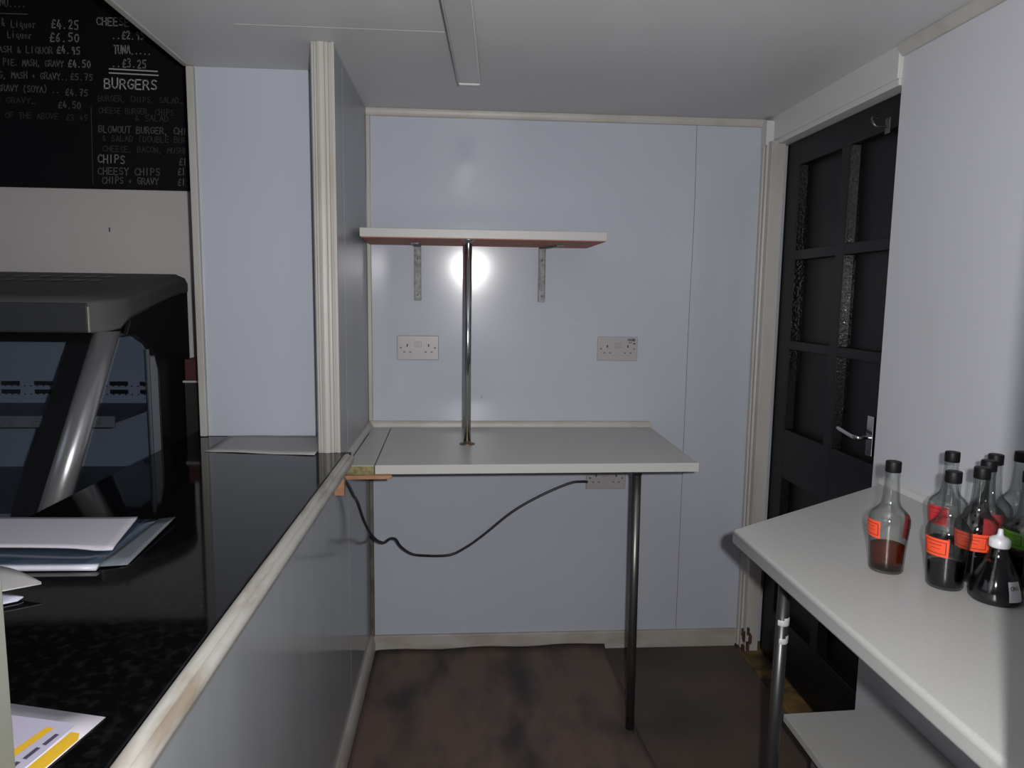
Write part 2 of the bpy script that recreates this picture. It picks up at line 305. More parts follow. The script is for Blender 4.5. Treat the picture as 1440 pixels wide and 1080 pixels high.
# left wall: low wall in front, full height partition beyond y = 1.92
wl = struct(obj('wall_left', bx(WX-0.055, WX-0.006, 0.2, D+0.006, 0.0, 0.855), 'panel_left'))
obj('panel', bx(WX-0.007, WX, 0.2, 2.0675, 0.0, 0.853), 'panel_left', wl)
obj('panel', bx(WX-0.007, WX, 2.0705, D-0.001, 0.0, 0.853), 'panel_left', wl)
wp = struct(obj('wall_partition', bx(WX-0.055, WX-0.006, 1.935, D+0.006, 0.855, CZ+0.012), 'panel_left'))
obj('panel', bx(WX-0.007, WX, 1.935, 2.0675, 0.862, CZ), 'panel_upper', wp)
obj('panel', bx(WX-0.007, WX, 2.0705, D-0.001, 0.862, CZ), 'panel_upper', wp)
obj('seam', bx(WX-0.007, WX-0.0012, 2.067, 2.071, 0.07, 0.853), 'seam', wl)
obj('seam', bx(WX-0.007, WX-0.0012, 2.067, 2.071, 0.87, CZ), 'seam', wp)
# short wall at the end of the counter, facing the camera
struct(obj('wall_hatch_end', bx(-0.765, WX-0.055, 2.16, 2.22, 0.8925, CZ+0.012), 'panel'))
struct(obj('trim_1', bx(-0.774, -0.753, 2.145, 2.235, 0.8925, CZ-0.002), 'trim', bevel=0.003))
# fluted architrave on the partition end
struct(obj('trim_2', prism([(-0.333, 1.936), (-0.386, 1.936)]+[(-0.386+0.053*t, 1.936-d) for t, d in ((0, .010), (.07, .015), (.15, .0155), (.17, .0115), (.20, .0115), (.22, .016), (.27, .016), (.29, .012), (.32, .0125), (.35, .018), (.45, .0195), (.60, .0185), (.66, .017), (.68, .0125), (.71, .0125), (.73, .016), (.82, .0155), (.86, .011), (.90, .012), (1, .009))], 0.892, CZ+0.001, 'z'), 'trim'))
struct(obj('trim_3', bx(WX-0.003, WX+0.004, 1.921, 1.9365, 0.892, CZ+0.001), 'trim'))
# near end of the opening: architrave edge beside the camera
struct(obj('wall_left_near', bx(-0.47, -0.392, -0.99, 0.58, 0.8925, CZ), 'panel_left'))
struct(obj('trim_4', bx(-0.45, -0.3815, 0.50, 0.600, 0.8925, CZ), 'post', bevel=0.002))
# moulding along the front of the counter, capping the low wall
cap = [(-0.3155, 0.8885), (-0.309, 0.8915), (-0.303, 0.8905), (-0.2995, 0.8868), (-0.2955, 0.8872), (-0.290, 0.884), (-0.2875, 0.878), (-0.2885, 0.871), (-0.294, 0.866), (-0.2945, 0.859), (-0.2995, 0.852), (-0.306, 0.847), (-0.329, 0.845), (-0.3335, 0.855), (-0.3155, 0.856)]
struct(obj('trim_5', prism(cap, 0.2, 1.915, 'y'), 'trim_dirty', bevel=0.0008))
struct(obj('trim_6', prism([(WX, 0.852), (WX, 0.869), (WX+0.006, 0.869), (WX+0.015, 0.858), (WX+0.016, 0.852)], 1.936, D-0.002, 'y'), 'trim'))
# back wall trims
struct(obj('trim_7', prism([(D-0.013, CZ), (D+.004, CZ), (D+.004, CZ-0.026), (D-0.006, CZ-0.026), (D-0.014, CZ-0.012)], WX, 1.058, 'x'), 'trim', bevel=0.002))
struct(obj('trim_8', bx(WX, WX+0.015, D-0.013, D+.002, 0.871, CZ-0.026), 'trim', bevel=0.004))
struct(obj('trim_10', bx(WX, WX+0.013, D-0.013, D+.002, 0.06, 0.82), 'cornerstrip', bevel=0.002))
struct(obj('baseboard_back', bx(WX+0.01, 1.056, D-0.014, D+.002, -0.01, 0.066), 'skirt', bevel=0.004))
struct(obj('baseboard_left', prism([(WX-.002, -0.01), (WX+0.014, -0.01), (WX+0.016, 0.035), (WX+0.010, 0.062), (WX-.002, 0.072)], 0.2, D-0.006, 'y'), 'skirt', bevel=0.002))
# right wall, door opening and frame
struct(obj('wall_right', bx(RX, RX+0.035, -1.0, 1.785, 0, 2.95), 'rightwall'))
struct(obj('wall_right_far', bx(RX+0.10, RX+0.2, 1.70, 2.65, 0, 2.95), 'rightwall'))
struct(obj('trim_11', prism([(RX+.002, CZ), (RX-0.020, CZ), (RX-0.020, CZ-0.010), (RX-0.006, CZ-0.028), (RX+.002, CZ-0.028)], -1.0, 1.785, 'y'), 'trim', bevel=0.002))
# frame: corner architrave (beaded, facing the room), jamb, head
arch = [(1.058, 2.5505), (1.058, 2.543), (1.053, 2.540), (1.053, 2.524), (1.060, 2.519), (1.056, 2.514), (1.056, 2.502), (1.063, 2.498), (1.0605, 2.490), (1.064, 2.474), (1.112, 2.474), (1.112, 2.5505)]
struct(obj('trim_12', prism(arch, 0.0, 1.862, 'z'), 'jamb_dirty', bevel=0.0015))
hd = struct(obj('trim_13', bx(1.078, 1.16, 1.7855, 2.5495, 1.868, CZ+0.002), 'head', bevel=0.003))
obj('head_bead', bx(1.083, 1.16, 1.787, 2.50, 1.852, 1.869), 'head', hd, bevel=0.002)
obj('return_block', bx(1.052, 1.09, 2.50, 2.5495, 1.852, CZ-0.012), 'head', hd, bevel=0.003)
# door sill of worn yellowish wood
struct(obj('trim_14', prism([(1.048, 2.55), (1.16, 2.55), (1.16, 1.78), (1.10, 1.78), (1.048, 1.95)], -0.01, 0.010, 'z'), 'sill', bevel=0.003))
# damp patch: crumbled foot of the frame
bmr = bmesh.new(); rn = random.Random(3)
for i in range(9):
    x = 1.046+rn.random()*.030; z = 0.01+rn.random()*0.07; s = .004+rn.random()*.006; hgt = s*(2+3*rn.random())
    box(bmr, x, x+s, 2.455+rn.random()*.015, 2.476, z, z+hgt)
o = obj('rotten_foot', bmr, 'rot', bpy.data.objects['trim_12'], bevel=0.001); 
# --- door
dr = struct(empty('door_1', (1.12, 2.09, 0.02)))
def dpart(name, a, m='doorblack', bev=0.003):
    x0, x1, y0, y1, z0, z1 = a
    return obj(name, bx(x0-1.12, x1-1.12, y0-2.09, y1-2.09, z0-0.02, z1-0.02), m, dr, bevel=bev)
YL, YR = 2.473, 1.70
dpart('stile', (1.12, 1.158, 2.378, YL, 0.02, 1.850)); dpart('stile', (1.12, 1.158, YR, 1.800, 0.02, 1.850))
dpart('stile', (1.12, 1.158, 2.062, 2.112, 0.20, 1.768))
for z0, z1 in ((1.766, 1.850), (1.452, 1.485), (1.150, 1.180), (0.700, 0.872), (0.02, 0.21)): dpart('rail', (1.1205, 1.157, 1.79, 2.385, z0, z1))
for y0, y1 in ((2.105, 2.385), (1.79, 2.07)):
    for z0, z1 in ((1.48, 1.77), (1.175, 1.46), (0.865, 1.16), (0.205, 0.705)): dpart('panel', (1.150, 1.156, y0, y1, z0, z1))
# glossy beads on the far side of every recess
for yb in (2.376, 2.060):
    for z0, z1 in ((1.487, 1.764), (1.182, 1.450), (0.874, 1.148), (0.212, 0.698)):
        bmb = prism([(1.1215-1.12, yb-2.09+.003), (1.151-1.12, yb-2.09+.003), (1.151-1.12, yb-0.014-2.09), (1.143-1.12, yb-0.012-2.09), (1.130-1.12, yb-0.003-2.09)], z0-0.02, z1-0.02, 'z')
        obj('glazing_bead', bmb, 'doorgloss', dr)
hdl = empty('handle'); hdl.parent = dr; hdl.location = (0, -0.235, 0.925)
obj('rose', bx(-0.006, 0.002, -0.016, 0.014, -0.05, 0.06), 'chrome', hdl, bevel=0.002)
obj('lever', tube(smooth_path([(0, 0, 0), (-0.030, 0, 0), (-0.040, 0.008, 0.0), (-0.042, 0.03, 0.002), (-0.040, 0.10, 0.010)]), 0.0065, 12), 'chrome', hdl, True)
hk = obj('coat_hook', tube(smooth_path([(0.001, 0, 0), (-0.030, 0.002, 0.0), (-0.040, 0.006, 0.012), (-0.034, 0.018, 0.026), (-0.016, 0.022, 0.024)]), 0.0035, 8), 'darkmetal', dr, True); hk.location = (0, -0.21, 1.755)
bmk = bx(-0.003, 0.001, -0.010, 0.012, -0.018, 0.022); hp = obj('hook_plate', bmk, 'darkmetal', hk, bevel=0.001)
# pier on the right of the opening the photo was taken through, room shell behind
struct(obj('wall_near_right', bx(0.405, RX+.01, 0.33, 0.45, 0, CZ+0.01), 'rightwall'))
struct(obj('wall_behind', bx(-3.2, 1.3, -1.1, -1.0, 0, 2.95), 'plaster'))
struct(obj('wall_shop_left', bx(-3.3, -3.2, -1.0, 3.6, 0, 2.95), 'plaster'))
wf = struct(obj('wall_far', bx(-3.2, -0.43, 2.605, 2.75, 0, 2.95), 'plaster'))
obj('scratch', bx(-1.2178, -1.214, 2.6040, 2.6055, 1.522, 1.537), 'ink', wf)

# ================================================================== SHOP BEYOND THE COUNTER
mb = tag(empty('menu_board', (-1.4345, 2.605, 1.6644)), 'black chalkboard menu with handwritten white prices on the far wall', 'menu board')
mb.scale = (0.755, 0.755, 0.755)
bp_ = obj('board', bx(-1.0, 0.72, -0.020, -0.002, 0, 1.0), 'board', mb, bevel=0.002)
def chalk(name, bm, b):
    for v in bm.verts: v.co -= Vector((-1.9, 3.45, 1.778))
    return flat(name, bm, 'chalk%d' % b, mb)
LINES = [('MENU....',-2.046,-1.901,2.545,0.038,1),('&',-2.010,-1.993,2.461,0.032,1),('Liquor',-1.969,-1.865,2.459,0.027,1),('£4.25',-1.802,-1.685,2.460,0.036,2),('E',-2.037,-2.020,2.412,0.027,1),
('Liquor',-1.987,-1.885,2.414,0.027,1),('£6.50',-1.812,-1.685,2.406,0.036,2),('MASH & LIQUOR',-2.048,-1.802,2.353,0.027,1),('£4.95',-1.785,-1.685,2.356,0.030,2),('M PIE. MASH, GRAVY',-2.045,-1.760,2.299,0.027,1),
('£4.50',-1.740,-1.643,2.301,0.030,2),('NG, MASH + GRAVY..',-2.052,-1.742,2.245,0.027,1),('£5.75',-1.734,-1.637,2.247,0.027,1),('GRAVY (SOYA) ..',-2.044,-1.782,2.189,0.027,1),('£4.75',-1.759,-1.662,2.180,0.027,1),
('N GRAVY_',-2.054,-1.888,2.140,0.024,0),('£4.50',-1.793,-1.695,2.124,0.027,1),('Y OF THE ABOVE',-2.058,-1.795,2.076,0.024,0),('£3.45',-1.762,-1.668,2.073,0.024,0),
('CHEESE',-1.609,-1.470,2.482,0.033,2),('..£2.95',-1.545,-1.408,2.427,0.033,2),('TUNA.....',-1.542,-1.381,2.365,0.036,2),('..£3.25',-1.552,-1.405,2.307,0.036,2),('BURGERS',-1.590,-1.363,2.215,0.042,3),
('BURGER, CHIPS, SALAD_',-1.620,-1.254,2.160,0.024,0),('CHEESE BURGER, CHIPS',-1.620,-1.297,2.108,0.024,0),('& SALAD',-1.465,-1.320,2.079,0.025,0),('BLOWOUT BURGER, CHIPS',-1.625,-1.200,2.025,0.028,1),
('& SALAD (DOUBLE BURGER',-1.611,-1.185,1.988,0.025,0),('CHEESE, BACON, MUSHROOM',-1.611,-1.185,1.942,0.025,0),('CHIPS',-1.635,-1.518,1.892,0.034,2),('£1',-1.281,-1.247,1.891,0.031,1),
('CHEESY CHIPS',-1.638,-1.367,1.842,0.031,1),('£1',-1.289,-1.255,1.847,0.031,1),('CHIPS + GRAVY',-1.621,-1.376,1.802,0.028,1),('£1',-1.291,-1.257,1.800,0.031,1)]
for t, x0, x1, z, h, b in LINES:
    chalk('chalk_lettering', strokes(t, x1-x0, h, 0.0030+0.0008*b, lambda x, y, x0=x0, z=z: (x0+x, 3.4292, z+y), 0.06), b)
for (xa, za), (xb, zb), t, b in (((-2.10, 2.513), (-1.897, 2.515), .003, 1), ((-1.567, 2.298), (-1.357, 2.294), .0055, 3), ((-1.568, 2.281), (-1.354, 2.277), .0055, 3), ((-1.652, 2.134), (-1.662, 1.80), .003, 0)):
    bm = bmesh.new(); dx, dz = xb-xa, zb-za; l = math.hypot(dx, dz); nx, nz = -dz/l*t/2, dx/l*t/2
    bm.faces.new([bm.verts.new((p[0], 3.4292, p[1])) for p in ((xa+nx, za+nz), (xa-nx, za-nz), (xb-nx, zb-nz), (xb+nx, zb+nz))]); chalk('chalk_rule', bm, b)

# refrigerated display
fr = tag(empty('display_fridge', (-1.4345, 2.265, 0.322)), 'dark grey glass-fronted display fridge with silver corner post behind the counter', 'fridge')
fr.scale = (0.755, 0.755, 0.755)
def fpart(name, bm, m, smooth=False, bevel=0, parent=None):
    for v in bm.verts: v.co -= Vector((-1.9, 3.0, 0))
    return obj(name, bm, m, parent or fr, smooth, bevel)
XR, XL = -1.245, -2.75
side = [(3.37, 0.0), (3.37, 1.33), (3.34, 1.37), (3.28, 1.36), (2.82, 1.255), (2.79, 1.20), (2.76, 1.158), (2.84, 1.150), (2.93, 1.115), (3.00, 1.060), (3.030, 0.99), (3.03, 0.42), (2.20, 0.42), (2.20, 0.0)]
fpart('side_panel', prism(side, XR-0.02, XR, 'x'), 'side', bevel=0.006)
fpart('side_panel', prism(side, XL, XL+0.02, 'x'), 'side', bevel=0.006)
# hood: outline at the lip and at the roof joined into one shell
out = [(XL, 2.665), (-1.36, 2.665), (-1.325, 2.670), (-1.29, 2.695), (-1.255, 2.735), (-1.243, 2.80), (-1.240, 3.00), (-1.240, 3.28), (-1.240, 3.375)]
top = [(XL, 2.715), (-1.46, 2.715), (-1.41, 2.722), (-1.385, 2.745), (-1.372, 2.78), (-1.360, 2.82), (-1.315, 3.00), (-1.275, 3.20), (-1.262, 3.30)]
def roofz(y): return 1.305+(y-2.72)*(1.398-1.305)/(3.25-2.72) if y < 3.25 else 1.398
bm = bmesh.new()
lo = [bm.verts.new((x, y, (1.166, 1.166, 1.166, 1.166, 1.175, 1.225, 1.262, 1.318, 1.315)[i])) for i, (x, y) in enumerate(out)]
def sidez(i): return (1.275, 1.275, 1.277, 1.28, 1.285, 1.290, 1.325, 1.372, 1.355)[i]
mid = [bm.verts.new((x, y, sidez(i))) for i, (x, y) in enumerate(out)]
mid2 = [bm.verts.new((x+(tx-x)*.25, y+(ty-y)*.25, sidez(i)+(roofz(ty)-sidez(i))*.62)) for i, ((x, y), (tx, ty)) in enumerate(zip(out, top))]
tp = [bm.verts.new((x, y, roofz(y))) for x, y in top]
bkl = bm.verts.new((XL, 3.375, 1.315)); bkt = bm.verts.new((XL, 3.30, 1.398)); bkm = bm.verts.new((XL, 3.375, 1.355))
for A, B in ((lo, mid), (mid, mid2), (mid2, tp)):
    for i in range(len(A)-1): bm.faces.new((A[i], A[i+1], B[i+1], B[i]))
bm.faces.new(tp+[bkt]); bm.faces.new((lo[-1], mid[-1], bkm, bkl)); bm.faces.new((mid[-1], mid2[-1], tp[-1], bkt, bkm)); bm.faces.new(lo+[bkl]); bm.faces.new((lo[0], mid[0], mid2[0], tp[0], bkt, bkm, bkl))
hood = fpart('hood', bm, 'hood', bevel=0.012)
# flat charcoal insert of the fascia, with the joint to the moulded corner
fpart('fascia', bx(XL+0.02, -1.335, 2.658, 2.668, 1.172, 1.275), 'lip', bevel=0.004)
fpart('fascia_joint', bx(-1.334, -1.331, 2.6605, 2.672, 1.172, 1.262), 'trim')
fpart('light_strip', bx(-2.5, -1.78, 2.662, 2.672, 1.156, 1.162), 'chip')
bml = bmesh.new()
for i, (a, b_) in enumerate(((-1.99, -1.90), (-1.845, -1.80), (-1.76, -1.70), (-1.665, -1.60), (-1.585, -1.52), (-1.505, -1.45))):
    for yy in (3.02, 3.12):
        bml.faces.new([bml.verts.new((x, y, roofz(y)+.0015)) for x, y in ((a, yy), (b_-.02, yy), (b_, yy+.035), (a+.02, yy+.035))])
for v in bml.verts: v.co -= Vector((-1.9, 3.0, 0))
flat('hood_lettering', bml, 'pricegrey', fr)
# raked front: silver corner post, glass with black printed border
def rake(z): return 2.70+(z-1.166)*0.745     # y of the glass front at height z
post = bmesh.new(); rings = []
for z in (0.42, 1.172):
    y = rake(z); ring = []
    for k in range(13):
        a = PI*1.0+PI*1.25*k/12
        ring.append(post.verts.new((-1.300+0.044*math.cos(a), y+0.02+0.044*math.sin(a), z)))
    rings.append(ring)
for k in range(12): post.faces.new((rings[0][k], rings[0][k+1], rings[1][k+1], rings[1][k]))
post.faces.new(rings[0]); post.faces.new(rings[1])
post.faces.new((rings[0][0], rings[0][-1], rings[1][-1], rings[1][0]))
fpart('corner_post', post, 'silver', True)
def raked(x0, x1, z0, z1, dy0, dy1):
    bm = bmesh.new(); P8 = [bm.verts.new((x, rake(z)+dy, z)) for z in (z0, z1) for x, dy in ((x0, dy0), (x1, dy0), (x1, dy1), (x0, dy1))]
    for f in ((0,1,2,3),(4,5,6,7),(0,1,5,4),(1,2,6,5),(2,3,7,6),(3,0,4,7)): bm.faces.new([P8[i] for i in f])
    return bm
fg = fpart('front_glass', raked(XL+.03, -1.33, 0.43, 1.168, 0.010, 0.014), 'pane')
fpart('glass_border', raked(-1.415, -1.325, 0.43, 1.168, 0.004, 0.0095), 'paneborder', parent=None)
fpart('glass_border', raked(XL+.03, -1.415, 1.138, 1.168, 0.004, 0.0095), 'paneborder')
fpart('side_glass', prism([(rake(.43)+.05, .43), (2.955, .43), (2.955, 1.085), (2.90, 1.125), (2.80, 1.155), (rake(1.15)+.05, 1.155)], XR-0.014, XR-0.010, 'x'), 'pane')
fpart('pale_frame_strip', bx(XR-0.020, XR-0.006, 2.956, 3.029, .43, 1.06), 'inner', bevel=0.003)
fpart('frame_line', bx(XR-0.018, XR-0.004, 2.945, 2.953, .43, 1.09), 'innerdark')
# interior
bk = fpart('back_liner', bx(XL+.03, XR-.03, 3.16, 3.20, 0.42, 1.16), 'inner')
bmv = bmesh.new()
for z in (0.926, 0.890, 0.528, 0.492):
    for x in (-2.05, -1.915, -1.78, -1.60, -1.47, -1.345):
        wv = 0.075 if (z > .8) else .07
        box(bmv, x-wv/2, x+wv/2, 3.1565, 3.162, z-0.009, z+0.009)
    for k in range(34): box(bmv, -2.2+k*0.026, -2.2+k*0.026+.006, 3.158, 3.1615, z-0.014, z-0.009)
vt = fpart('vent_slots', bmv, 'side'); vt['kind'] = 'stuff'
fpart('bottom_deck', bx(XL+.03, XR-.03, 2.30, 3.16, 0.42, 0.44), 'innerdark')
fpart('canopy_lining', bx(XL+.03, XR-.03, 2.76, 3.16, 1.15, 1.162), 'innerdark')
for i, (z, yf) in enumerate(((0.838, 2.72), (0.56, 2.42))):
    sh = fpart('shelf', bx(XL+.03, XR-.04, yf, 3.155, z-0.006, z+0.004), 'innerdark')
    ps = fpart('price_strip', bx(XL+.03, XR-.04, yf-0.008, yf, z-0.022, z+0.020), 'pricegrey')
    bms = bmesh.new()
    for k in range(7):
        x = -2.35+k*0.155; w_ = 0.12 if k % 2 else 0.085
        sb = strokes('ETAL'[:3+k % 2] if k % 2 else 'COS', w_, 0.022, 0.0026, lambda a, b, x=x: (x+a+b*.35, yf-0.0086, z-0.012+b))
        me_ = bpy.data.meshes.new('t'); sb.to_mesh(me_); sb.free(); bms.from_mesh(me_); bpy.data.meshes.remove(me_)
    for v in bms.verts: v.co -= Vector((-1.9, 3.0, 0))
    flat('strip_lettering', bms, 'chalk1', fr)
fpart('base_cabinet', bx(XL+.02, XR-.02, 2.22, 3.36, -0.4265, 0.42), 'side', bevel=0.004)
# low dark unit against the far wall
du = tag(empty('low_unit', (-0.793, 2.4915, 0.322)), 'low black cupboard with dark red top rail beside the display fridge', 'cupboard')
du.scale = (0.755, 0.755, 0.755)
obj('body', bx(-0.155, 0.4, -0.12, 0.149, -0.4265, 0.93), 'side', du, bevel=0.003)
obj('pale_edge', bx(-0.155, 0.4, -0.135, 0.149, 0.93, 0.938), 'trim', du)
obj('top_rail', bx(-0.155, 0.4, -0.11, 0.149, 0.938, 1.03), 'darkred', du, bevel=0.003)

# ================================================================== COUNTER
ct = tag(empty('granite_counter', (-0.56, 1.0, 0)), 'long polished black granite counter running up to the short white wall', 'counter')
slab = prism([(-0.815, -0.3), (-0.3165, -0.3), (-0.3165, 0.9), (-0.3155, 1.916), (-0.298, 1.9165), (-0.298, 1.934), (-0.386, 1.934), (-0.386, 2.16), (-0.765, 2.16), (-0.765, 2.24), (-0.815, 2.24)], 0.862, 0.8915, 'z')
for v in slab.verts: v.co -= Vector((-0.56, 1.0, 0))
obj('top', slab, 'granite', ct, bevel=0.0015)
obj('base', bx(-0.22, 0.165, -1.25, 1.15, 0, 0.862), 'cabinet', ct)

# ================================================================== WORKTOP IN THE ALCOVE
wt = tag(empty('worktop', (0.2, 2.2, 0)), 'cream laminate worktop on a single steel leg in front of the white wall', 'worktop')
def wpart(name, bm, m, smooth=False, bevel=0):
    for v in bm.verts: v.co -= Vector((0.2, 2.2, 0))
    return obj(name, bm, m, wt, smooth, bevel)
wpart('top', prism([(-0.2375, 1.952), (0.678, 1.968), (0.690, D-0.015), (-0.2485, D-0.015)], 0.825, 0.850, 'z'), 'laminate', bevel=0.0015)
wpart('front_edge', prism([(-0.2375, 1.9505), (0.680, 1.9665), (0.680, 1.9685), (-0.2375, 1.9525)], 0.8245, 0.8502, 'z'), 'laminate_edge')
wpart('edge_shadow_strip', prism([(-0.225, 1.957), (0.650, 1.972), (0.650, 1.982), (-0.225, 1.967)], 0.8205, 0.8252, 'z'), 'edgeshadow')  # dark strip standing in for the shade under the front edge
wpart('leg', tube([(0.512, 2.012, 0.8255), (0.520, 2.023, 0.0)], 0.0130, 20), 'darkmetal', True)
wpart('top_flange', lathe([(0, 0), (.026, 0), (.026, -.004), (.015, -.006), (.015, -.02), (0, -.02)], 24, 0.512, 2.012, 0.8245), 'darkmetal', True)
# narrow infill board at the left, raw end to the front
ib = tag(empty('infill_board', (-0.28, 2.25, 0.83)), 'narrow cream infill board with raw chipboard end between worktop and left wall', 'board')
b1 = prism([(-0.3125, 1.9475), (-0.2405, 1.9475), (-0.2515, D-0.015), (-0.3125, D-0.015)], 0.826, 0.850, 'z')
for v in b1.verts: v.co -= Vector((-0.28, 2.25, 0.83))
obj('board', b1, 'laminate', ib, bevel=0.0008)
obj('raw_end', bx(-0.034, 0.0392, -0.3055, -0.3025, -0.005, 0.0185), 'chip', ib)
bt = tag(obj('support_batten', prism([(-0.322, 1.932), (-0.190, 1.935), (-0.200, 1.972), (-0.322, 1.972)], 0.8145, 0.8255, 'z'), 'wood', bevel=0.001), 'bare brown wooden batten under the raw end of the infill board', 'batten')
bt2 = tag(obj('wood_block', bx(WX+0.0002, WX+0.026, 1.84, 1.865, 0.795, 0.845), 'wood', bevel=0.002), 'small bare wood block under the counter moulding where the cable goes in', 'block')
# upstand along the back
struct(obj('trim_15', prism([(D-0.015, 0.849), (D+.002, 0.849), (D+.002, 0.871), (D-0.009, 0.871), (D-0.015, 0.863)], WX+0.001, 0.692, 'x'), 'trim', bevel=0.001))

# ================================================================== WALL SHELF
sf = tag(empty('wall_shelf', (0.07, 2.38, 1.5)), 'white shelf with reddish underside held by two brackets and a chrome pole', 'shelf')
def spart(name, bm, m, smooth=False, bevel=0, parent=None):
    for v in bm.verts: v.co -= Vector((0.07, 2.38, 1.5))
    return obj(name, bm, m, parent or sf, smooth, bevel)
spart('board', prism([(-0.310, 2.222), (0.447, 2.222), (0.447, 2.525), (0.440, 2.535), (-0.322, 2.535)], 1.4915, 1.519, 'z'), 'shelf_lam', bevel=0.002)
spart('underside', prism([(-0.305, 2.2235), (0.443, 2.2235), (0.436, 2.533), (-0.318, 2.533)], 1.4895, 1.4917, 'z'), 'redboard')
spart('pole', tube([(0.018, 2.238, 0.852), (0.019, 2.238, 1.489)], 0.0112, 24), 'chrome', True)
spart('pole_flange', lathe([(0, 0), (.0245, 0), (.0245, .002), (.017, .005), (.0125, .006), (.0125, .012), (0, .012)], 32, 0.018, 2.238, 0.8502), 'brass', True)
spart('pole_flange', lathe([(0, 0), (.022, 0), (.022, -.002), (.0125, -.006), (.0125, -.012), (0, -.012)], 32, 0.019, 2.238, 1.4895), 'galv', True)
def bracket(x, dx):
    bm = bmesh.new(); y = D-0.0110
    box(bm, x-0.0125, x+0.0125, y-0.003, y, 1.30, 1.489)
    box(bm, x-0.0125, x-0.0095, y-0.008, y-0.003, 1.304, 1.485); box(bm, x+0.0095, x+0.0125, y-0.008, y-0.003, 1.304, 1.485)
    b_ = spart('bracket', bm, 'bracketsteel', False, 0.0006)
    bm = bmesh.new()
    for k, (sa, sb) in enumerate(((-0.0125, 0.0125),)):
        vs = [bm.verts.new(p) for z in (1.485, 1.4893) for p in ((x+sa, y-.003, z), (x+sb, y-.003, z), (x+sb+dx, y-0.14, z), (x+sa+dx, y-0.14, z))]
        for f in ((0,1,2,3),(4,5,6,7),(0,1,5,4),(1,2,6,5),(2,3,7,6),(3,0,4,7)): bm.faces.new([vs[i] for i in f])
    spart('bracket_arm', bm, 'bracketsteel', False, 0.0006)
    bm = bmesh.new()
    for z in (1.445, 1.32): box(bm, x-0.002, x+0.002, y-0.0045, y-0.003, z-0.003, z+0.003)
    lathe([(0, 0), (.002, 0), (.002, .001), (0, .001)], 8, x, y-.004, 1.40, bm)
    spart('screw', bm, 'socket_dark')
bracket(-0.155, 0.0); bracket(0.280, 0.045)

# ================================================================== SOCKETS
def socket(x, z, y, label, ink=False, bright=False):
    r = tag(empty('double_socket', (x, y, z)), label, 'socket', 'double wall sockets on the back wall')
    obj('faceplate', bx(-0.073, 0.073, -0.009, 0.0, -0.043, 0.043), 'plastic', r, bevel=0.0025)
    bm = bmesh.new()
    for sx in (-1, 1):
        cx = sx*0.0375
        box(bm, cx-0.0022, cx+0.0022, -0.0096, -0.008, 0.004, 0.0135)
    obj('earth_hole', bm, 'socket_dark', r)
    bm = bmesh.new()
    for sx in (-1, 1):
        cx = sx*0.0375
        for q in (-0.0105, 0.0105): box(bm, cx+q-0.0035, cx+q+0.0035, -0.0096, -0.008, -0.017, -0.0125)
    obj('pin_hole', bm, 'slot', r)
    for sx in (-1, 1):
        obj('screw', _disc(sx*0.060, -0.0093, 0.0, 0.0034), 'chrome' if bright else 'slot', r)
    bm = bmesh.new(); box(bm, -0.0125, -0.0012, -0.0108, -0.008, 0.002, 0.022); box(bm, 0.0012, 0.0125, -0.0108, -0.008, 0.002, 0.022)
    obj('switch', bm, 'rocker', r, bevel=0.001)
    if ink:
        bm = strokes('HOB', 0.026, 0.007, 0.0022, lambda a, b: (0.037+a, -0.0094, 0.029+b)); flat('marker_writing', bm, 'ink', r)
        bm = bmesh.new(); bm.faces.new([bm.verts.new(p) for p in ((0.056, -.0094, .017), (0.066, -.0094, .017), (0.062, -.0094, .0225), (.058, -.0094, .0215))]); box(bm, 0.040, 0.052, -.0095, -.0092, 0.021, 0.0235); flat('marker_blot', bm, 'ink', r)
    return r
def _disc(x, y, z, r, n=12):
    bm = bmesh.new(); f = [bm.verts.new((x+r*math.cos(2*PI*i/n), y, z+r*math.sin(2*PI*i/n))) for i in range(n)]; b = [bm.verts.new((v.co.x, y+.0012, v.co.z)) for v in f]
    bm.faces.new(f); bm.faces.new(b)
    for i in range(n): bm.faces.new((f[i], f[(i+1) % n], b[(i+1) % n], b[i]))
    return bm
socket(-0.155, 1.1335, D-0.0003, 'white double socket on the back wall left of the chrome pole, above the worktop')
socket(0.560, 1.1355, D-0.0003, 'white double socket with black marker writing in its top right corner', ink=True)
s3 = socket(0.532, 0.659, D-0.0003, 'white double socket below the worktop with a black cable entering its left side', bright=True)
obj('mounting_box', bx(-0.0745, 0.0745, -0.002, 0.0002, -0.0445, 0.0445), 'plastic', s3, bevel=0.001)
cpts = [(.462, 2.538, .645), (.44, 2.532, .648), (.393, 2.53, .642), (.289, 2.53, .597), (.185, 2.53, .536), (.082, 2.53, .451), (.017, 2.53, .404), (-.047, 2.53, .375), (-.149, 2.493, .39), (-.182, 2.437, .421), (-.208, 2.392, .461),
        (-.222, 2.366, .495), (-.238, 2.337, .506), (-.254, 2.307, .504), (-.273, 2.27, .525), (-.288, 2.229, .563), (-.300, 2.16, .630), (-.306, 2.08, .71), (-.308, 2.02, .745), (-.309, 1.95, .79), (-.313, 1.90, .822), (-.319, 1.88, .842)]
tag(obj('power_cable', tube(smooth_path(cpts, 5), 0.0048, 10), 'cable', None, True), 'black cable looping from the low socket to the end of the counter moulding', 'cable')

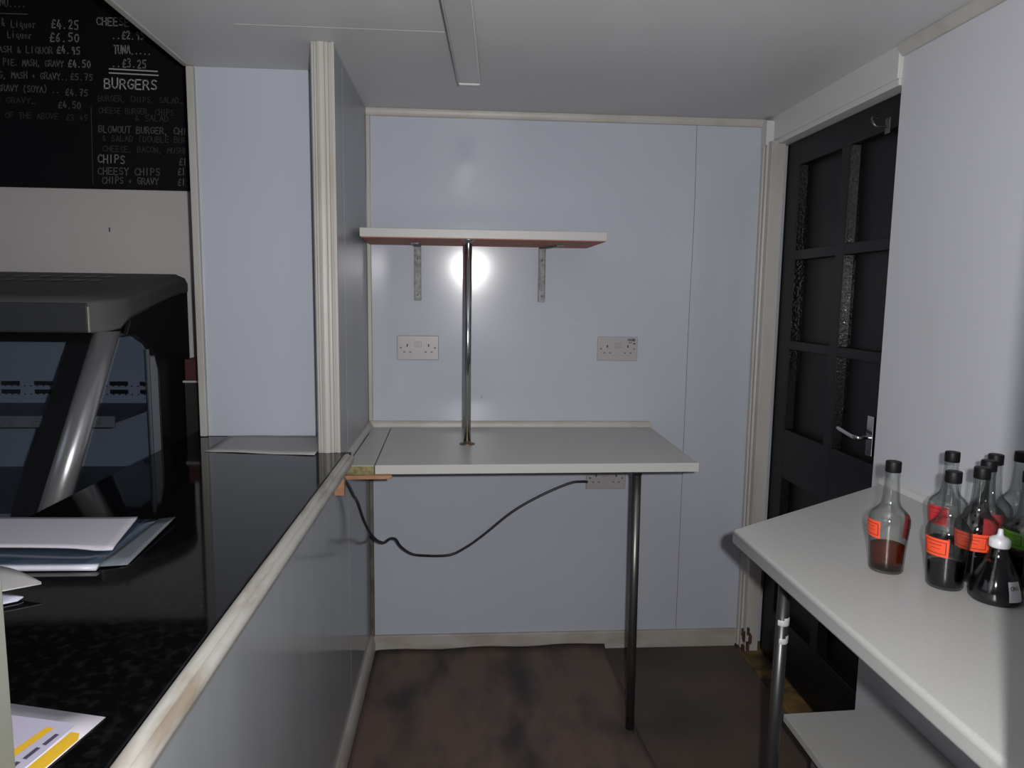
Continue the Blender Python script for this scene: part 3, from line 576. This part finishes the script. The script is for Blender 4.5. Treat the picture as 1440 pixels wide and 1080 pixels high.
# ================================================================== CEILING LIGHT CHANNEL
lc = tag(empty('light_channel', (0.0, 1.3, CZ)), 'long narrow grey metal light channel without a tube, fixed under the ceiling', 'light')
def lpart(name, x0, x1, z0, z1, y0, y1, m, sk=0.055, bevel=0.001):
    bm = bmesh.new(); P8 = [bm.verts.new((x+(y-2.08)*sk, y-1.3, z-CZ)) for z in (z0, z1) for x, y in ((x0, y0), (x1, y0), (x1, y1), (x0, y1))]
    for f in ((0,1,2,3),(4,5,6,7),(0,1,5,4),(1,2,6,5),(2,3,7,6),(3,0,4,7)): bm.faces.new([P8[i] for i in f])
    return obj(name, bm, m, lc, bevel=bevel)
lpart('body', -0.0105, 0.046, 1.902, CZ+0.0, 0.55, 2.078, 'lightbody')
lpart('edge_flange', -0.0135, -0.0105, 1.8995, 1.925, 0.55, 2.08, 'lightbody', bevel=0.0005)
lpart('edge_flange', 0.046, 0.049, 1.8995, 1.925, 0.55, 2.08, 'lightrim', bevel=0.0005)
lpart('end_cap', -0.0105, 0.046, 1.8985, 1.904, 2.070, 2.0815, 'lightrim', bevel=0.0005)

# ================================================================== FLOOR SHEET
def fs(u, v):
    x = -0.313+u*(0.858); y = 0.35+v*(D-0.0165-0.35)
    if u > .99: x += 0.006*math.sin(v*31)+0.012*(1-v)
    z = 0.0045
    if v > .985: z += 0.008+0.010*u+0.003*math.sin(u*17)
    elif u > .97 and v > .93: z += 0.004
    return Vector((x, y, z))
fsh = grid('floor_sheet', fs, 48, 60, 0.003, 'sheet')
tag(fsh, 'worn brown smudged floor sheet with a curled edge below the worktop', 'flooring')

# ================================================================== RIGHT-HAND TABLE
rt = tag(empty('corner_table', (0.8, 1.1, 0)), 'white laminate table with a slanted end carrying the sauce bottles', 'table')
def tpart(name, bm, m, smooth=False, bevel=0, seg=3, parent=None):
    for v in bm.verts: v.co -= Vector((0.8, 1.1, 0))
    return obj(name, bm, m, parent or rt, smooth, bevel, seg)
tt = tpart('tabletop', prism([(0.5525, 0.46), (0.5535, 1.377), (0.560, 1.386), (RX-0.003, 1.738), (RX-0.003, 0.46)], 0.818, 0.850, 'z'), 'table_lam', bevel=0.009, seg=5)
tpart('underside', prism([(0.562, 0.46), (0.562, 1.372), (RX-0.003, 1.725), (RX-0.003, 0.46)], 0.8165, 0.8185, 'z'), 'redboard')
lg = tpart('leg', tube([(0.655, 1.345, 0.8170), (0.640, 1.333, 0.0)], 0.0125, 20), 'greymetal', True)
for z, a in ((0.668, 0.0), (0.630, 0.4)):
    bm = bmesh.new(); x, y = 0.640+0.015*z/0.817, 1.333+0.012*z/0.817
    lathe([(.0128, -.006), (.0136, -.005), (.0136, .005), (.0128, .006)], 16, x, y, z, bm, -PI*0.85+a, PI*0.0+a); lathe([(.0128, 0), (.0138, .002), (.0138, .010), (.0128, .011)], 8, x, y, z, bm, -PI*0.55+a, PI*0.0+a)
    tpart('tape', bm, 'tape', True)
tpart('leg_flange', lathe([(0, 0), (.026, 0), (.026, -.003), (.014, -.006), (.014, -.016), (0, -.016)], 24, 0.655, 1.345, 0.8168), 'galv', True)
struct(obj('trim_16', prism([(RX+.001, 0.8495), (RX-0.016, 0.8495), (RX-0.012, 0.862), (RX+.001, 0.868)], 0.46, 1.735, 'y'), 'head', bevel=0.001))
ls = tag(empty('low_shelf', (0.93, 1.1, 0.30)), 'low white shelf board under the bottle table, beside the black door', 'shelf')
obj('board', prism([(-0.147, -0.64), (-0.132, 0.506), (RX-0.932, 0.520), (RX-0.932, -0.64)], -0.018, 0.0, 'z'), 'table_lam', ls, bevel=0.001)
obj('support', bx(-0.10, -0.08, -0.6, 0.42, -0.30, -0.018), 'cabinet', ls)
obj('support', bx(0.10, 0.12, -0.6, 0.42, -0.30, -0.018), 'cabinet', ls)

# ================================================================== BOTTLES
PROF = [(.0, .0), (.0250, .0), (.0272, .003), (.0282, .02), (.0300, .05), (.0324, .074), (.0336, .086), (.0332, .093), (.0310, .100), (.0265, .106), (.0212, .111), (.0172, .116), (.0148, .122), (.0133, .131), (.0125, .145), (.0117, .160), (.0112, .168), (.0118, .170), (.0118, .173), (.0108, .174), (.0108, .190)]
def rad(z):
    for (r0, z0), (r1, z1) in zip(PROF[1:], PROF[2:]):
        if z0 <= z <= z1: return r0+(r1-r0)*(z-z0)/(z1-z0+1e-9)
    return PROF[-1][0]
def patch(a, w, z0, z1, off, bm=None, n=14):
    bm = bm or bmesh.new(); rows = []
    for k in range(5):
        z = z0+(z1-z0)*k/4; rows.append([bm.verts.new(((rad(z)+off)*math.cos(a-w/2+w*i/n), (rad(z)+off)*math.sin(a-w/2+w*i/n), z)) for i in range(n+1)])
    for A, B in zip(rows, rows[1:]):
        for i in range(n): bm.faces.new((A[i], A[i+1], B[i+1], B[i]))
    return bm
CH = {}
def bottle(x, y, label, level, liq, lab=None, ang=-2.2, wid=1.1, zl=(.055, .090), back=None, lean=0):
    r = tag(empty('sauce_bottle', (x, y, 0.8503)), label, 'bottle', 'glass sauce bottles on the white table'); r.rotation_euler = (0, 0, 0)
    outer = PROF; inner = [(max(a-0.0022, 0), max(z, .004)) for a, z in reversed(PROF[1:])]
    me = CH.get('glass')
    if me is None:
        g = obj('glass_body', lathe(outer+inner+[(0, .004)], 44), 'glass', r, True); CH['glass'] = g.data
        c = obj('cap', _cap(), 'cap', r, bevel=0.0008); CH['cap'] = c
    else:
        g = bpy.data.objects.new('glass_body', me); C.objects.link(g); g.parent = r
        c = CH['cap'].copy(); C.objects.link(c); c.parent = r
    lp = [(0, .0046)]+[(rad(.005+k*(level-.005)/10)-.0026, .005+k*(level-.005)/10) for k in range(11)]+[(0, level)]
    obj('liquid', lathe(lp, 40), liq, r, True)
    if lab:
        l_ = flat('label', patch(ang, wid, zl[0], zl[1], .0003), lab, r)
        bm = bmesh.new(); m_ = .10*wid; q = .0045
        for (aa, ww, za, zb) in ((ang, wid-2*m_, zl[0]+q, zl[0]+q+.001), (ang, wid-2*m_, zl[1]-q-.001, zl[1]-q), (ang-wid/2+m_, .035, zl[0]+q, zl[1]-q), (ang+wid/2-m_, .035, zl[0]+q, zl[1]-q),
                                 (ang, wid*.5, (zl[0]+zl[1])/2+.004, (zl[0]+zl[1])/2+.0048), (ang+.03, wid*.4, (zl[0]+zl[1])/2-.002, (zl[0]+zl[1])/2-.0013)):
            patch(aa, ww, za, zb, .0006, bm)
        flat('printed_border', bm, 'labelink', l_)
    if back: flat('back_label', patch(ang+back[1], back[2], .055, .100, .0003), back[0], r)
    return r
def _cap():
    bm = bmesh.new(); n = 48; pr = [(0, .1745), (.0122, .1745), (.0126, .176), (.0126, .1915), (.0118, .1935), (0, .194)]
    rings = []
    for r_, z in pr:
        if r_ == 0: rings.append([bm.verts.new((0, 0, z))])
        else: rings.append([bm.verts.new(((r_-(0.0004 if i % 2 else 0))*math.cos(2*PI*i/n), (r_-(0.0004 if i % 2 else 0))*math.sin(2*PI*i/n), z)) for i in range(n)])
    for A, B in zip(rings, rings[1:]):
        for i in range(n):
            j = (i+1) % n
            if len(A) == 1: bm.faces.new((A[0], B[i], B[j]))
            elif len(B) == 1: bm.faces.new((A[i], A[j], B[0]))
            else: bm.faces.new((A[i], A[j], B[j], B[i]))
    return bm
# direction towards the camera from the bottles is about -2.2 rad
bottle(0.741, 1.154, 'clear bottle one third full of amber liquid, standing apart left of all the others', .046, 'amber', 'orange', -3.10, 1.15, (.062, .092), back=('red', 3.05, .5))
bottle(0.798, 1.082, 'clear bottle of purple-brown liquid with a large orange label, second bottle from the left', .038, 'purple', 'orange', -2.78, 1.30, (.056, .086))
bottle(0.900, 1.228, 'rear bottle with a bare glass neck, standing behind and between the two leftmost front bottles', .030, 'purple', 'red', -2.75, 1.2, (.060, .095))
bottle(0.866, 1.107, 'bottle of dark liquid with a wide orange label, directly behind the white-capped flask', .050, 'darkliq', 'orange', -2.55, 1.9, (.057, .087), back=('red', 2.4, 1.6))
bottle(0.967, 1.206, 'rear bottle against the wall whose black cap shows just above another black cap', .060, 'darkliq', 'red', -2.2, 1.2)
bottle(0.917, 1.158, 'middle bottle whose cap overlaps the one behind it, between orange and green labels', .055, 'darkliq', 'green', -1.55, 1.3, (.050, .085))
bottle(1.034, 1.226, 'rearmost right bottle by the wall, its cap cut by the picture edge', .060, 'darkliq', None)
bottle(0.927, 1.076, 'bottle of black liquid with a bright green label at the right picture edge', .060, 'darkliq', 'green', -3.0, 1.4, (.070, .096), back=None)
# squat flask
fk = tag(empty('sauce_flask', (0.842, 1.026, 0.8503)), 'squat conical flask of black liquid with white nozzle cap and white label', 'flask')
FP = [(0, 0), (.033, 0), (.0365, .004), (.0375, .012), (.0355, .024), (.0300, .040), (.0220, .056), (.0155, .070), (.0125, .080), (.0118, .088)]
obj('glass_body', lathe(FP+[(max(a-.002, 0), max(z, .004)) for a, z in reversed(FP[1:])]+[(0, .004)], 48), 'glass', fk, True)
obj('liquid', lathe([(0, .0045), (.033, .0046), (.0342, .012), (.0325, .024), (.0270, .040), (.0190, .056), (.0165, .061), (0, .061)], 44), 'darkliq', fk, True)
obj('nozzle_cap', lathe([(0, .086), (.0140, .086), (.0145, .088), (.0145, .098), (.0125, .100), (.0110, .1015), (.0065, .103), (.0042, .106), (.0036, .112), (.0030, .1145), (0, .115)], 32), 'whitecap', fk, True)
def fpatch(a, w, z0, z1, off):
    bm = bmesh.new(); rows = []
    def fr_(z):
        for (r0, a0), (r1, a1) in zip(FP[1:], FP[2:]):
            if a0 <= z <= a1: return r0+(r1-r0)*(z-a0)/(a1-a0+1e-9)
    for k in range(7):
        z = z0+(z1-z0)*k/6; rows.append([bm.verts.new(((fr_(z)+off)*math.cos(a-w/2+w*i/8), (fr_(z)+off)*math.sin(a-w/2+w*i/8), z)) for i in range(9)])
    for A, B in zip(rows, rows[1:]):
        for i in range(8): bm.faces.new((A[i], A[i+1], B[i+1], B[i]))
    return bm
fll = flat('label', fpatch(-1.42, .62, .010, .040, .0005), 'whitecap', fk)
def fwrite(a, b):
    z = .028+b*.8; t = -1.42-.22+a/.036; rr = .0350-(z-.024)*.34+.0012
    return (rr*math.cos(t), rr*math.sin(t), z)
flat('label_writing', strokes('ONI', .016, .007, .0011, fwrite), 'ink', fll)
# seasoning jar cut by the picture edge
sj = tag(empty('seasoning_jar', (0.912, 1.000, 0.8503)), 'small glass jar of yellowish seasoning cut by the right picture edge', 'jar')
obj('glass_body', lathe([(0, 0), (.024, 0), (.026, .003), (.026, .045), (.022, .052), (.020, .056), (.018, .056), (.020, .050), (.024, .044), (.024, .004), (0, .004)], 36), 'glass', sj, True)
obj('seasoning', lathe([(0, .0045), (.0235, .0045), (.0235, .034), (0, .036)], 32), 'spice', sj, True)
obj('lid', lathe([(0, .0565), (.021, .0565), (.0215, .058), (.0215, .066), (.020, .068), (0, .068)], 32), 'cap', sj, True)

# ================================================================== PAPERS ON THE COUNTER
CTZ = 0.8918
f1 = tag(empty('plastic_folder', (-0.68, 1.2, CTZ)), 'blue plastic folder with a white slide spine and clear edge, lying under white paper', 'folder')
def ppart(name, f, nu, nv, th, m, base, root):
    o_ = grid(name, lambda u, v: f(u, v)-Vector(base), nu, nv, th, m, root); return o_
b0 = (-0.68, 1.2, CTZ)
ppart('cover', quadf((-0.92, 1.105, CTZ+.008), (-0.560, 1.100, CTZ+.006), (-0.560, 1.330, CTZ+.005), (-0.92, 1.34, CTZ+.008), lambda u, v: .003*math.sin(u*4)*math.sin(v*3)), 14, 8, .004, 'folder', b0, f1)
ppart('clear_edge', quadf((-0.560, 1.098, CTZ+.004), (-0.518, 1.110, CTZ+.002), (-0.532, 1.335, CTZ+.008), (-0.560, 1.330, CTZ+.006)), 4, 6, .001, 'folder_edge', b0, f1)
ppart('slide_spine', quadf((-0.92, 1.092, CTZ+.008), (-0.555, 1.088, CTZ+.007), (-0.555, 1.100, CTZ+.008), (-0.92, 1.105, CTZ+.009)), 10, 2, .006, 'slide', b0, f1)
def pf(u, v):
    p = quadf((-0.90, 1.165, 0), (-0.560, 1.152, 0), (-0.590, 1.312, 0), (-0.91, 1.325, 0))(u, v)
    z = CTZ+.014+.003*math.sin(u*3.1)*(1-v)+.002*(u**6)*v-.003*math.exp(-((u-.93)**2+(v)**2)*200)
    return Vector((p.x, p.y, z))
tag(grid('paper_sheet', pf, 24, 12, .003, 'paper'), 'white paper wallet lying on top of the blue plastic folder', 'paper', 'papers on the granite counter')
ss = tag(empty('paper_stack', (-0.66, 0.95, CTZ)), 'two curled sheets poking out beside the near white post, below the folder', 'paper', 'papers on the granite counter')
b1_ = (-0.66, 0.95, CTZ)
ppart('top_sheet', quadf((-0.82, 0.86, CTZ+.016), (-0.588, 1.006, CTZ+.015), (-0.590, 1.010, CTZ+.015), (-0.70, 1.075, CTZ+.018), lambda u, v: .006*math.sin(u*3)*v), 10, 8, .0012, 'paper_grey', b1_, ss)
ppart('lower_sheet', quadf((-0.82, 0.83, CTZ+.003), (-0.604, 0.978, CTZ+.003), (-0.602, 0.988, CTZ+.004), (-0.72, 1.03, CTZ+.008)), 8, 6, .0015, 'paper2', b1_, ss)
bro = tag(empty('brochure', (-0.43, 0.66, CTZ)), 'white printed leaflet with yellow bars and dark dashes near the bottom left', 'leaflet', 'papers on the granite counter')
b2_ = (-0.43, 0.66, CTZ)
ppart('sheet', quadf((-0.60, 0.40, CTZ+.001), (-0.408, 0.40, CTZ+.001), (-0.3535, 0.695, CTZ+.001), (-0.60, 0.762, CTZ+.001)), 6, 6, .0008, 'paper', b2_, bro)
def pr(name, pts, m, k):
    bm = bmesh.new(); bm.faces.new([bm.verts.new(Vector((x, y, CTZ+.0012+.0003*k))-Vector(b2_)) for x, y in pts]); return flat(name, bm, m, bro)
pr('lilac_block', [(-.58, .735), (-.3756, .6842), (-.382, .640), (-.410, .50), (-.58, .50)], 'lilac', 1)
pr('yellow_bar', [(-.4012, .6796), (-.393, .6769), (-.4170, .589), (-.4275, .592)], 'yellow', 2)
pr('yellow_bar', [(-.3737, .6702), (-.3645, .6675), (-.3605, .6572), (-.3790, .56), (-.3950, .56)], 'yellow', 2)
for k in range(5):
    t = k*.0235
    pr('dark_dash', [(-.3866-.0058*k, .6674-t*.86), (-.3822-.0058*k, .6661-t*.86), (-.3856-.0058*k, .6495-t*.86), (-.3899-.0058*k, .6512-t*.86)], 'navy', 3)
tag(grid('paper_sheet', quadf((-0.690, 1.938, CTZ+.0012), (-0.388, 1.885, CTZ+.0012), (-0.395, 2.150, CTZ+.0012), (-0.693, 2.158, CTZ+.0012), lambda u, v: .0015*math.sin(u*5)**2), 12, 6, .0006, 'paper_grey'),
    'flat grey-white sheet at the far end of the granite counter against the short wall', 'paper', 'papers on the granite counter')
